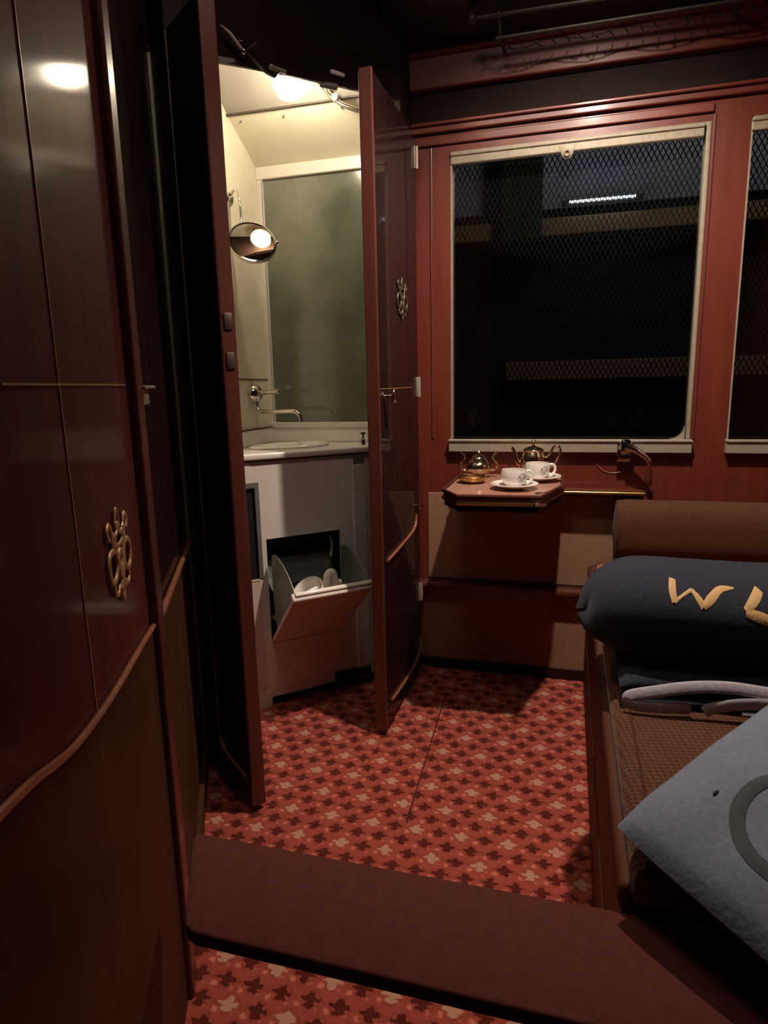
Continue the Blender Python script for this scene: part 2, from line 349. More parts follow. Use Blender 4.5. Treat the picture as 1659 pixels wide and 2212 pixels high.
# curved dado line on the leaf
dl = catmull([(-1.02, .96), (-.75, .895), (-.583, .859), (-.518, .840), (-.453, .822), (-.356, .808), (-.253, .800), (-.133, .796), (-.004, .790)], 6)
t = MB(); pts = [(-1.02, 2.62)]+[(q[0], q[1]) for q in dl]+[(-.004, 2.62)]
RX = Matrix.Rotation(R(90), 4, 'X')
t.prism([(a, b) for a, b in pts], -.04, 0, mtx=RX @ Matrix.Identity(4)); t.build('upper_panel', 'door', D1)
t = MB(); pts = [(-1.02, .0)]+[(-.004, .0)]+[(q[0], q[1]) for q in dl[::-1]]
t.prism(pts, -.038, .004, mtx=RX); t.build('dado_panel', 'dado', D1)
MB().tube([(q[0], -.006, q[1]) for q in dl], 0.0048, 8).build('dado_moulding', 'trim', D1, True)
MB().box(-.004, .05, -.016, .045, 0, 2.62, .006).build('door_edge', 'edge', D1)
MB().box(-.3495, -.3470, -.0015, .0005, .80, 2.6).build('vertical_inlay', 'inlay', D1, label='thin pale vertical inlay line')
MB().box(-.505, -.016, -.0015, .0005, 1.2060, 1.2082).build('horizontal_inlay', 'inlay', D1)
# brass lock bolts on the free edge
h = MB(); h.box(.045, .118, -.012, .012, 1.172, 1.202, .003); h.box(.045, .142, -.020, .016, 1.200, 1.206, .002); h.build('lock_bolt', 'steel', D1, True)
h = MB(); h.box(.045, .100, -.010, .010, 1.139, 1.146, .003); h.tube([(.052, -.01, 1.146), (.052, -.012, 1.128)], .003, 8); h.build('latch', 'chrome', D1, True)

def emblem(parent, mtx, s=1.0, m='inlay'):
    """openwork crowned cypher: scrolls, crossing straps and leaves, drawn in local x / z"""
    b = MB()
    def T(P, rad, closed=False, n=8, fl=.55): b.tube([mtx @ Vector((q[0]*s, q[2]*s if len(q) > 2 else 0, q[1]*s)) for q in catmull([Vector((a_[0], a_[1], 0)) for a_ in P], n, closed)] if False else [mtx @ Vector((q.x*s, 0, q.y*s)) for q in catmull([Vector((a_[0], a_[1], 0)) for a_ in P], n, closed)], rad*s*1.25, 8, closed, flat=fl, updir=(0, 1, 0))
    T([(0, .067), (-.009, .052), (-.010, .044), (0, .038), (.010, .044), (.009, .052)], .0026, True)
    T([(-.050, .030), (-.058, .044), (-.046, .052), (-.036, .040), (-.034, .022), (-.020, .010)], .0035)
    T([(.050, .030), (.058, .044), (.046, .052), (.036, .040), (.034, .022), (.020, .010)], .0035)
    T([(-.036, .040), (-.018, .030), (-.004, .036), (0, .046), (.004, .036), (.018, .030), (.036, .040)], .003)
    T([(-.034, .022), (0, .014), (.034, .022)], .003)
    T([(-.055, .010), (-.064, -.006), (-.056, -.026), (-.038, -.030), (-.022, -.018), (-.018, .000), (-.032, .012)], .004, True)
    T([(.055, .010), (.064, -.006), (.056, -.026), (.038, -.030), (.022, -.018), (.018, .000), (.032, .012)], .004, True)
    T([(-.030, .036), (-.022, .006), (-.006, -.026), (.010, -.050)], [.006, ] and .0055)
    T([(.030, .036), (.022, .006), (.006, -.026), (-.010, -.050)], .0055)
    T([(-.040, -.030), (-.044, -.044), (-.030, -.052), (-.016, -.044), (-.008, -.056), (0, -.068)], .0032)
    T([(.040, -.030), (.044, -.044), (.030, -.052), (.016, -.044), (.008, -.056), (0, -.068)], .0032)
    T([(-.012, -.006), (0, .006), (.012, -.006), (0, -.022)], .0045, True)
    return b.build('emblem', m, parent, True, label='openwork brass cypher ornament')
emblem(D1, Matrix.Translation((-.174, -.004, .965)))
# post of the doorway seen below the foreground board
# ================================================================== cupboard (washroom) doors
def ornament_curve(parent, P, m='trim', r_=.006):
    MB().tube(catmull([Vector(q) for q in P], 8), r_, 8).build('curved_moulding', m, parent, True)
# right leaf: plane x=-.575, hinge at Y 2.535, free edge at Y 1.975. local x runs from hinge to free edge
D2 = empty('door_2', (-.5735, 2.530, 0), R(-90)); struct(D2)
def leaf(parent, w, side, m_face):
    # local: x 0..w hinge->free ; outer face at y = side*0 ; body on the other side
    y0, y1 = (-.038, 0) if side > 0 else (0, .038)
    MB().box(0, w-.012, y0, y1, .018, 2.085, .003).build('panel', m_face, parent)
    MB().box(w-.013, w, y0-.002, y1+.002, .016, 2.090, .004).build('edge_strip', 'edge', parent)
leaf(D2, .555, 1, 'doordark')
f2 = lambda Y: 2.530-Y
MB().tube([(f2(Y), .005, z) for Y, z in [(q.x, q.y) for q in catmull([Vector((2.45, .69, 0)), Vector((2.44, .655, 0)), Vector((2.38, .636, 0)), Vector((2.22, .625, 0)), Vector((2.02, .617, 0))], 8)]], .0055, 8).build('curved_moulding', 'trim', D2, True)
MB().tube([(f2(q.x), .005, q.y) for q in catmull([Vector((2.505, .16, 0)), Vector((2.49, .11, 0)), Vector((2.42, .085, 0)), Vector((2.25, .085, 0)), Vector((2.04, .105, 0))], 8)], .0055, 8).build('curved_moulding', 'trim', D2, True)
emblem(D2, Matrix.Translation((f2(2.285), .004, 1.487)) @ Matrix.Rotation(math.pi, 4, 'Z'), 1.05, 'dullsteel')
MB().box(.10, .548, .0, .0012, 1.183, 1.185).build('inlay', 'inlay', D2)
k = MB(); k.tube([(f2(2.03), 0, 1.160), (f2(2.03), .030, 1.160)], .006, 12); k.ball((f2(2.03), .036, 1.160), .019, 20, (.8, .45, 1.25)); k.lathe([(0, 0), (.016, 0), (.016, .004), (0, .005)], 20, Matrix.Translation((f2(2.03), 0, 1.16)) @ Matrix.Rotation(R(-90), 4, 'X'))
k.build('knob', 'chrome', D2, True)
for z in (2.008, 1.185, .35):
    h = MB(); h.tube([(.012, .008, z-.038), (.012, .008, z+.038)], .0055, 10); h.box(.006, .028, 0, .004, z-.038, z+.038, .001); h.build('hinge', 'steel', D2, True)
h = MB(); h.tube([(.03, .004, .716), (.03, .022, .716), (.06, .026, .722)], .004, 8); h.box(.0, .03, .0, .006, .70, .72, .002); h.build('catch', 'chrome', D2, True)
# left leaf: hinge on the partition, free edge towards the camera
dL = Vector((-.8, .6, 0)); FL = Vector((-.832, 1.486, 0)); wL = .215
HLf = FL+dL*wL
D3 = empty('door_3', HLf, math.atan2(-.6, .8)); struct(D3)      # local x hinge->free, local -y is the outer face
leaf(D3, wL, -1, 'doordark')
MB().tube([(wL-q.x, -.005, q.y) for q in catmull([Vector((.205, .70, 0)), Vector((.19, .68, 0)), Vector((.13, .66, 0)), Vector((.02, .64, 0))], 8)], .005, 8).build('curved_moulding', 'doordark', D3, True)
MB().tube([(wL-q.x, -.005, q.y) for q in catmull([Vector((.20, .15, 0)), Vector((.15, .115, 0)), Vector((.03, .105, 0))], 8)], .005, 8).build('curved_moulding', 'trim', D3, True)
c = MB(); c.box(-.16, -.003, -.001, .05, 0, 2.62); jm = struct(c.build('trim_9', 'doordark')); jm.matrix_world = frame2d(HLf, math.atan2(-.6, .8))
MB().box(-.0025, .001, -.0015, .03, .02, 2.08).build('hinge_strip', 'steel', D3)
h = MB()
for z in (1.265, 1.36): h.box(wL-.004, wL+.004, .008, .030, z-.02, z+.02, .002)
h.build('strike_plate', 'dullsteel', D3, True)
# ------------------------------------------------------------------ header over the opening
H0 = Vector((-1.14, 1.63, 0)); H1 = Vector((-.60, 2.39, 0)); angH = math.atan2((H1-H0).y, (H1-H0).x); LH = (H1-H0).length
HD = empty('wall_cupboard_header', H0, angH); struct(HD)
MB().prism([(0, 2.072), (.37, 2.114), (.626, 2.137), (LH, 2.158), (LH, 2.62), (0, 2.62)], -.012, 0, mtx=RX).build('header_board', 'frieze', HD)
MB().prism([(0, 2.068), (.37, 2.110), (.626, 2.133), (LH, 2.154), (LH, 2.168), (.626, 2.149), (.37, 2.126), (0, 2.084)], -.002, .008, mtx=RX).build('header_moulding', 'doordark', HD)
struct(MB().box(-.606, -.592, 2.385, YW, 2.10, 2.62).build('trim_10', 'frieze'))
c = MB(); c.box(-.07, 0, 0, .04, 0, 2.62); struct(c.build('trim_5', 'doordark')).matrix_world = frame2d(H0, angH)
# brass stays and catches fixed under the header
ST = empty('door_stay', H0 + Vector((0, 0, 0)), angH, label='small worn brass door stay with bent arms, one pale as if lamplit, above the left of the washroom opening', cat='bracket')
def HP(u, z, off=0): return (u+.058, -off, z-.021)
b = MB(); b.tube([HP(.212, 2.209, .02), HP(.235, 2.190, .03), HP(.262, 2.166, .03), HP(.275, 2.158, .025)], [.004, .009, .008, .005], 10, flat=.5); b.build('arm', 'creamw', ST, True)  # pale paint on the metal arm stands in for lamplight
b = MB(); b.tube([HP(.268, 2.160, .03), HP(.30, 2.150, .03), HP(.345, 2.122, .03), HP(.372, 2.118, .03), HP(.392, 2.136, .03)], [.004, .008, .009, .011, .003], 8, flat=.5); b.build('arm', 'black', ST, True)
b = MB(); b.tube([HP(.275, 2.158, .03), HP(.293, 2.172, .03), HP(.316, 2.190, .03)], .004, 8, flat=.6); b.ball(HP(.275, 2.158, .028), .010); b.ball(HP(.268, 2.182, .03), .005, 12, (1.8, 1, .7)); b.build('pivot', 'chrome', ST, True)
b = MB(); b.tube([HP(.365, 2.139, .03), HP(.41, 2.138, .03)], .006, 10); b.ball(HP(.362, 2.140, .03), .0075); b.build('catch', 'steel', ST, True)
CT = empty('door_catch', H0, angH, label='small metal door catch coloured pale as if lamplit on the header right of the lamp', cat='catch')
b = MB(); b.box(.648, .700, -.012, 0, 2.166, 2.178, .003, mtx=Matrix.Rotation(R(0), 4, 'Y')); b.build('plate', 'creamw', CT, True)  # metal plate painted pale to look lamplit
b = MB(); b.tube([HP(.535, 2.135, .02), HP(.56, 2.142, .02), HP(.60, 2.146, .02)], [.003, .009, .010], 10); b.build('bolt', 'grey', CT, True)

# ================================================================== WASHROOM
XL = -1.23
struct(MB().box(XL-.03, XL, 1.70, YW, 0, 2.55).build('wall_washroom_left', 'cream'))
wz = MB(); wz.box(XL-.03, -.60, YW, YW+.04, 0, 1.03); wz.box(XL-.03, XL+.004, YW, YW+.04, 1.03, 2.07); wz.box(XL-.03, -.60, YW, YW+.04, 2.055, 2.55)
struct(wz.build('wall_washroom_back', 'cream'))
struct(MB().box(-.62, -.607, 2.42, YW, .0, 2.6).build('wall_washroom_right', 'cream'))
# sloping cove panel and ceiling
def quad_slab(P, th, m, name):
    t = bmesh.new(); a = [Vector(q) for q in P]; n_ = (a[1]-a[0]).cross(a[2]-a[0]).normalized()*th
    lo = [t.verts.new(q) for q in a]; hi = [t.verts.new(q+n_) for q in a]
    t.faces.new(lo); t.faces.new(hi[::-1])
    for i in range(4): t.faces.new((lo[i], hi[i], hi[(i+1) % 4], lo[(i+1) % 4]))
    bmesh.ops.recalc_face_normals(t, faces=t.faces[:]); return MB().merge(t).build(name, m)
def poly_slab(P, th, m, name):
    t = bmesh.new(); lo = [t.verts.new(q) for q in P]; hi = [t.verts.new((q[0], q[1], q[2]+th)) for q in P]; n_ = len(P)
    t.faces.new(lo); t.faces.new(hi[::-1])
    for i in range(n_): t.faces.new((lo[i], hi[i], hi[(i+1) % n_], lo[(i+1) % n_]))
    bmesh.ops.recalc_face_normals(t, faces=t.faces[:]); return MB().merge(t).build(name, m)
zc = lambda Y: 2.170-(Y-2.34)*.539
zq = lambda Y: 2.172+(2.34-Y)*.70
struct(poly_slab([(XL, 2.34, zc(2.34)), (-.665, 2.34, zc(2.34)), (-.615, 2.42, zc(2.42)), (-.615, YW, zc(YW)), (XL, YW, zc(YW))], .012, 'cream', 'ceiling_washroom_cove'))
struct(poly_slab([(XL, 1.66, zq(1.66)), (-1.155, 1.66, zq(1.66)), (-.67, 2.34, zq(2.34)), (XL, 2.34, zq(2.34))], .012, 'washceil', 'ceiling_washroom'))
struct(MB().box(XL, -.67, 2.334, 2.346, 2.162, 2.170, .002).build('trim_6', 'seam'))
b = MB()
for q in ((-1.19, 2.37, 2.151), (-1.02, 2.37, 2.151), (-.80, 2.37, 2.151), (-1.12, 2.12, 2.324), (-.76, 2.28, 2.212)): b.ball(q, .0045, 10)
struct(b.build('trim_7', 'grey'))
struct(MB().box(XL, XL+.003, 2.29, YW, 1.226, 1.230).build('trim_8', 'seam'))
# washroom window
W3 = empty('window_3', (XL, YW, 0)); struct(W3)
wf = MB(); wf.box(0, .64, -.022, .0, 2.005, 2.052, .004); wf.box(0, .026, -.018, 0, 1.03, 2.03, .003); wf.box(0, .64, -.022, 0, 1.026, 1.048, .003)
wf.build('window_frame', 'creamw', W3)
MB().box(.024, .64, -.006, -.001, 1.045, 2.007).build('glass_pane', 'frost', W3)
MB().box(.022, .0235, -.019, -.002, 1.05, 2.0).build('gasket', 'seam', W3)

# lamp
WLp = empty('wall_lamp', (-.889, 2.13, 2.152), label='lit glass globe lamp hanging from the washroom ceiling', cat='lamp')
MB().lathe([(0, -.042), (.016, -.037), (.029, -.022), (.034, -.002), (.028, .020), (.016, .038), (0, .042)], 24).build('bulb', 'bulb', WLp, True)
MB().lathe([(.012, -.056), (.036, -.046), (.052, -.024), (.058, .004), (.052, .034), (.034, .056)], 32).build('glass_shade', 'shade', WLp, True)
MB().lathe([(0, .044), (.018, .044), (.018, .052), (.036, .055), (.038, .068), (.022, .080), (.020, .19), (0, .192)], 28).build('lamp_base', 'brass', WLp, True)
# towel rail top right
TR = empty('towel_rail', (-.80, 2.30, 2.15), label='chrome pipe rail with bright end knob at the top right of the washroom', cat='rail')
MB().tube(catmull([Vector((-.055, -.02, .062)), Vector((-.030, 0, .035)), Vector((-.012, 0, .012)), Vector((.012, 0, -.008)), Vector((.05, .0, -.03)), Vector((.16, 0, -.075))], 6), .0085, 12).build('pipe', 'chrome', TR, True)
b = MB(); b.ball((.008, -.012, .002), .013); b.build('knob', 'porcelain', TR, True)
b = MB(); b.lathe([(0, 0), (.020, 0), (.020, .012), (.012, .02), (0, .02)], 20, Matrix.Translation((-.045, 0, .05))); b.build('flange', 'chrome', TR, True)

# shaving mirror on a swing arm
MR = empty('shaving_mirror', (-1.087, 2.20, 1.697), label='round chrome shaving mirror on a wall arm left of the washroom window', cat='mirror')
mdir = Vector((.50, -.71, .46)).normalized(); mq = mdir.to_track_quat('Z', 'Y').to_matrix().to_4x4()
MB().lathe([(0, .004), (.040, .0035), (.076, .002)], 48, mq).build('mirror_glass', 'mirror', MR, True)
MB().lathe([(.075, -.004), (.0785, .006), (.083, .005), (.085, 0), (.083, -.008), (.06, -.014), (0, -.016)], 48, mq).build('rim', 'chrome', MR, True)
b = MB(); b.tube(catmull([Vector((-.143, .12, .185)), Vector((-.110, .10, .205)), Vector((-.085, .085, .17)), Vector((-.078, .08, .08)), Vector((-.05, .07, .03)), Vector((-.01, .03, 0))], 6), .005, 10)
b.ball((.075, .04, .0), .006); b.build('arm', 'chrome', MR, True)
b = MB(); b.lathe([(0, 0), (.022, 0), (.02, .008), (.008, .014), (0, .014)], 24, Matrix.Translation((-.143, .12, .185)) @ Matrix.Rotation(R(90), 4, 'Y')); b.build('wall_plate', 'chrome', MR, True)

# tap
TP = empty('tap', (XL, 2.405, 1.172), label='chrome wall tap with a long bent spout over the basin', cat='tap')
RYm = Matrix.Rotation(R(90), 4, 'Y')
MB().lathe([(0, 0), (.038, 0), (.040, .008), (.037, .020), (.030, .032), (.018, .041), (0, .044)], 32, RYm).build('boss', 'chrome', TP, True)
b = MB(); b.tube([(.036, 0, .002), (.06, 0, .004), (.112, 0, .006)], [.011, .009, .0085], 16); b.ball((.114, 0, .006), .0095, 16, (.8, 1, 1)); b.build('lever', 'chrome', TP, True)
MB().tube(catmull([Vector((.022, -.004, -.015)), Vector((.024, -.008, -.045)), Vector((.035, -.012, -.066)), Vector((.075, -.014, -.072)), Vector((.165, -.016, -.070)), Vector((.195, -.016, -.074)), Vector((.212, -.016, -.090)), Vector((.216, -.016, -.112))], 8), .0085, 14).build('spout', 'chrome', TP, True)
b = MB(); b.tube([(.026, -.003, 0), (.024, -.005, -.025)], [.015, .012], 16); b.build('collar', 'black', TP, True)

# ------------------------------------------------------------------ washstand
P1 = Vector((-1.085, 2.054, 0)); P2 = Vector((-.725, 2.397, 0)); angP = math.atan2((P2-P1).y, (P2-P1).x)
CB = empty('washstand', P1, angP, label='white painted corner washstand with basin top and open tilting bin', cat='washstand')
# local: x along the front, y = 0 front face, +y to the back
b = MB(); zt = .945
b.box(.008, .036, 0, .016, .035, .505); b.box(.008, .036, 0, .016, .866, zt); b.box(.036, .053, 0, .016, .035, zt); b.box(.053, .35, 0, .016, .653, zt); b.box(.053, .35, 0, .016, .035, .250); b.box(.35, .412, 0, .016, .035, zt)
b.build('front_panel', 'creamw', CB)
b = MB(); b.box(-.035, .008, -.002, .018, .86, .94, .001); b.build('corner_post', 'creamw', CB)
b = MB(); b.box(-.035, .040, -.003, .014, .0, .06); b.build('skirting', 'creamw', CB)
b = MB(); b.box(-.045, .036, -.004, .004, .845, .866, .002); b.box(.020, .036, -.004, .004, .51, .85, .002)
b.build('niche_frame', 'grey', CB, label='grey metal edge of the dark side niche')
MB().box(-.05, .036, .01, .02, .50, .866).build('niche', 'black', CB)  # flat black sheet stands in for the shade inside the niche
MB().box(-.05, .024, -.002, .006, .06, .505, .001).build('side_panel', 'flap', CB, label='dull brown side panel below the niche')
b = MB(); b.box(-.010, .022, -.004, 0, .503, .509); b.build('niche_sill', 'creamw', CB)
b = MB(); b.box(.405, .462, -.008, .006, .03, .90, .004); b.build('hinge_strip', 'creamw', CB)
for z in (.81, .64, .43, .30, .13): MB().ball((.418, -.008, z), .0028, 8).build('screw', 'seam', CB)
MB().box(.462, .56, .004, .02, .03, .945).build('end_panel', 'cream', CB)
b = MB(); b.box(.30, .46, -.014, -.001, .035, .075, .004); b.build('kick_plate', 'black', CB, label='small dark scuffed kick plate')
MB().box(-.04, .56, .02, .032, .0, .05).build('plinth', 'black', CB)
# counter with basin: triangular slab filling the corner, in world space then moved to local
inv = frame2d(P1, angP).inverted()
tri = [(-1.205, 1.91), (-.60, 2.487), (-.60, YW-.002), (XL, YW-.002), (XL, 1.91)]
tl = [inv @ Vector((q[0], q[1], 0)) for q in tri]; tl = [(q.x, q.y) for q in tl]
fr = [(-.17, -.018), (.56, -.018)]
b = MB(); b.prism([(tl[4][0], -.018), (.58, -.018), tl[1], tl[2], tl[3]], .945, .968, .006, seg=3); b.build('counter', 'porcelain', CB, True)
b = MB(); b.prism([(tl[4][0], -.006), (.56, -.006), (.56, .01), (tl[4][0], .01)], .938, .9445); b.build('counter_seam', 'seam', CB)
b = MB()
c0 = Vector(tl[3]); c1 = Vector(tl[2]); c2 = Vector(tl[4])
def upstand(a, b_, z0, z1, th, mb):
    d = (b_-a).normalized(); n_ = Vector((-d.y, d.x))
    if n_.dot(Vector((.2, .15))-a) < 0: n_ = -n_
    mb.prism([tuple(a), tuple(b_), tuple(b_+n_*th), tuple(a+n_*th)], z0, z1, .002)
upstand(c0, c1, .968, 1.028, .014, b); upstand(c2, c0, .968, 1.028, .014, b); b.build('splashback', 'porcelain', CB, True)
b = MB(); upstand(c0, c1, 1.0285, 1.032, .016, b); upstand(c2, c0, 1.0285, 1.032, .016, b); b.build('splashback_seam', 'seam', CB)
# basin bowl rim
b = MB(); b.lathe([(.115, -.001), (.12, .006), (.112, .010), (.104, .004), (.08, -.012), (.04, -.018), (0, -.019)], 40, Matrix.Translation((.22, .16, .969)) @ Matrix.Diagonal((1.35, .8, 1, 1))); b.build('basin', 'porcelain', CB, True)
b = MB(); b.lathe([(0, 0), (.012, 0), (.012, .02), (.006, .025), (.006, .04), (.016, .042), (.016, .048), (0, .05)], 20, Matrix.Translation((.475, .04, .968))); b.build('plug_lift', 'chrome', CB, True)
# tilting bin: opening x .053-.35, z .253-.653 ; hinge at z .253
BN = empty('tilting_bin', (0, 0, 0)); BN.parent = CB
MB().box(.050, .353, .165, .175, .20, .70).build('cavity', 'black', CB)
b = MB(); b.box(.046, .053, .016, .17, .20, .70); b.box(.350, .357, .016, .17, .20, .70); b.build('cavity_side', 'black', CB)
hz = .254; Lf = .372; th_ = R(47.5)
fy = -math.sin(th_); fz = math.cos(th_)
def flp(x, l, o): # along the flap: l length from hinge, o outward normal (towards the viewer/down)
    return Vector((x, l*fy+o*(-fz), hz+l*fz+o*fy))
def slab(mb, x0, x1, l0, l1, o0, o1, bev=.0):
    t = bmesh.new(); vs = [t.verts.new(flp(x, l, o)) for x, l, o in ((x0, l0, o0), (x1, l0, o0), (x1, l1, o0), (x0, l1, o0), (x0, l0, o1), (x1, l0, o1), (x1, l1, o1), (x0, l1, o1))]
    for f in ((0, 3, 2, 1), (4, 5, 6, 7), (0, 1, 5, 4), (1, 2, 6, 5), (2, 3, 7, 6), (3, 0, 4, 7)): t.faces.new([vs[i] for i in f])
    bmesh.ops.recalc_face_normals(t, faces=t.faces[:])
    if bev: bmesh.ops.bevel(t, geom=t.edges[:], offset=bev, segments=3, affect='EDGES', profile=.5)
    mb.merge(t)
b = MB(); slab(b, .055, .347, 0, Lf, -.012, .002); BNf = b.build('bin_front', 'flap', BN)
b = MB(); slab(b, .046, .356, Lf-.016, Lf+.004, -.020, .012, .006); slab(b, .056, .346, Lf+.002, Lf+.012, -.018, -.002, .004); b.build('bin_lip', 'creamw', BN, True, label='white rounded rim of the bin')
def side(x):
    pts = [(-math.sin(th_)*.07, math.cos(th_)*.07)]
    for i in range(15):
        a = th_ - i/14*R(39); rr = (Lf-.006)*(1-.03*(i/14)**4)
        pts.append((-math.sin(a)*rr, math.cos(a)*rr))
    pts += [(-.030, .345), (-.022, .30), (-.018, .24), (-.020, .18), (-.028, .12)]
    t = MB(); t.prism(pts, 0, .003, mtx=Matrix.Translation((x, 0, hz)) @ Matrix(((0, 0, 1, 0), (1, 0, 0, 0), (0, 1, 0, 0), (0, 0, 0, 1))))
    return t.build('side_plate', 'grey', BN, label='grey sector-shaped side plate')
side(.062); side(.337)
# inner curved grey liner with a round hole
def liner(u, v):
    x = .066+u*.27; a = th_*.15 - v*R(72)+R(12)
    rr = .30-.03*v
    return Vector((x, -math.sin(R(34)-v*R(70))*(.27-.02*v), hz+.02+math.cos(R(34)-v*R(70))*(.25)*(.55+.45*(v))))
b = MB(); b.grid(lambda u, v: Vector((.066+u*.27, -.16+.22*v, hz+.155+.075*(v**1.6))), 10, 12); b.build('liner', 'grey', BN, True)
b = MB(); b.grid(lambda u, v: Vector((.066+u*.27, .06+.02*v, hz+.23+.07*v)), 4, 6); b.build('liner_back', 'grey', BN, True)
b = MB(); b.lathe([(0, 0), (.048, 0), (.05, -.002)], 28, Matrix.Translation((.175, -.02, hz+.195)) @ Matrix.Rotation(R(22), 4, 'X')); b.build('liner_hole', 'black', BN)
b = MB(); b.tube(catmull([Vector((.315, .03, hz+.375)), Vector((.318, .02, hz+.345)), Vector((.312, .01, hz+.315)), Vector((.300, -.01, hz+.30))], 6), .0055, 8); b.build('hook', 'grey', BN, True)
b = MB(); b.tube(catmull([Vector((.062, .02, hz+.09)), Vector((.066, -.01, hz+.10)), Vector((.07, -.035, hz+.085)), Vector((.073, -.05, hz+.055))], 6), .004, 8, flat=2); b.build('stay_strap', 'steel', BN, True)
# white porcelain pot resting in the bin
PT = empty('chamber_pot', frame2d(P1, angP) @ Vector((.195, -.125, hz+.180)), angP, label='white porcelain pot with a loop handle lying inside the open tilting bin', cat='pot')
tm = Matrix.Rotation(R(-38), 4, 'Y') @ Matrix.Rotation(R(16), 4, 'X')
MB().lathe([(.0, -.045), (.030, -.045), (.047, -.030), (.053, .0), (.055, .022), (.062, .034), (.064, .038), (.058, .040), (.049, .026), (.047, .0), (.034, -.030), (0, -.036)], 36, Matrix.Translation((-.02, .0, .015)) @ tm).build('body', 'porcelain', PT, True)
b = MB(); b.tube(catmull([Vector((.012, -.03, .01)), Vector((.020, -.035, .055)), Vector((.030, -.03, .094)), Vector((.052, -.02, .100)), Vector((.064, -.015, .075)), Vector((.066, -.015, .035)), Vector((.055, -.02, -.005))], 7), [.012]*43, 12, flat=1.3); b.build('handle', 'porcelain', PT, True)
MB().tube([(-.055, -.02, .040), (-.01, -.015, .048), (.05, -.01, .056), (.088, -.005, .052)], [.006, .010, .012, .015], 12).build('spout', 'porcelain', PT, True)

# ================================================================== WINDOWS of the compartment
def make_screen(x0, x1, z0, z1, parent):
    t = bmesh.new(); cw, ch, sw, th = .0188, .0355, .0038, .0016
    nx = int((x1-x0)/cw)+1; nz = int((z1-z0)/(ch/2))+1
    for i in range(nx+1):
        for hf in (0, 1):
            sgn = 1 if hf == 0 else -1
            cx_ = x0+i*cw+hf*cw/2; prev = None
            for j in range(nz+1):
                z = z0+j*ch/2; xx = cx_+sgn*(cw/4 if j % 2 else -cw/4)
                if xx < x0-.001 or xx > x1+.001 or z > z1+.01: prev = None; continue
                a = t.verts.new((xx-sw/2, th*sgn*.3, z)); b_ = t.verts.new((xx+sw/2, th*sgn*.3, z))
                if prev: t.faces.new((prev[0], prev[1], b_, a))
                prev = (a, b_)
    o = MB().merge(t).build('mesh_screen', 'mesh', parent); md = o.modifiers.new('thick', 'SOLIDIFY'); md.thickness = th; return o
for n_, (a, b_) in enumerate(WIN, 1):
    Wn = empty('window_%d' % n_, (a, YW, 0)); struct(Wn); w = b_-a
    # reveal / metal frame with rounded lower corners
    f = MB(); f.box(0, .006, .0, .05, Z0, Z1); f.box(w-.014, w, -.002, .05, Z0, Z1, .003); f.box(0, w, .0, .05, Z1-.012, Z1)
    rc = .045
    pts = [(w-.018, Z0), (w-.018, Z0+rc)]+[(w-.018-rc+rc*math.cos(k*math.pi/16), Z0+rc-rc*math.sin(k*math.pi/16)) for k in range(1, 9)]
    f.prism(pts, -.03, .0, mtx=RX); f.build('window_frame', 'frame', Wn)
    sl = MB(); sl.box(-.004, w+.004, -.030, .045, .930, .972, .002); sl.box(-.006, w+.006, -.036, .045, .970, .978, .002); sl.build('window_sill', 'steel', Wn)
    MB().box(.004, w-.004, .030, .034, Z0, Z1).build('glass_pane', 'glass', Wn)
    bl = MB(); bl.box(0, w-.02, -.006, .016, 1.985, 2.024, .004); bl.box(0, w-.02, -.012, .012, 2.012, 2.026, .004)
    bl.build('blind_bar', 'frame', Wn)
    tb = MB(); tb.prism([(-.03, .02), (-.022, .0), (-.018, -.012), (-.010, -.021), (0, -.024), (.010, -.021), (.018, -.012), (.022, 0), (.03, .02)], -.004, 0, .001, mtx=Matrix.Translation((w*.474, -.008, 1.985)) @ RX)
    tb.tube([(w*.474+.009*math.cos(q*math.pi/8), -.013, 1.978+.009*math.sin(q*math.pi/8)) for q in range(16)], .003, 8, True); tb.build('pull_tab', 'frame', Wn, True)
    make_screen(0, w, Z0, Z1, Wn).location = (0, .075, 0)
# crank under window 1
CK = empty('window_crank', (.205, YW-.036, .953), label='chrome window crank with a brown turned grip on the sill', cat='crank')
b = MB(); b.lathe([(0, .030), (.018, .026), (.026, .010), (.028, 0), (0, 0)], 28, Matrix.Rotation(R(90), 4, 'X')); b.box(-.030, .018, -.006, .004, -.055, .020, .004); b.build('boss', 'chrome', CK, True)
MB().tube([(0, -.026, .002), (.03, -.03, -.008), (.066, -.034, -.034), (.080, -.034, -.052)], [.016, .013, .009, .009], 14).build('crank_arm', 'chrome', CK, True)
MB().lathe([(0, 0), (.007, -.002), (.008, -.02), (.013, -.05), (.013, -.075), (.008, -.085), (0, -.086)], 20, Matrix.Translation((.080, -.034, -.054))).build('grip', 'knobwood', CK, True)
# half-round wear line below crank
MB().tube([(.165+.062*math.cos(q*math.pi/16), YW-.002, .905-.055*math.sin(q*math.pi/16)) for q in range(2, 15)], .0018, 6).build('arc_moulding', 'trim', wall_back, True)

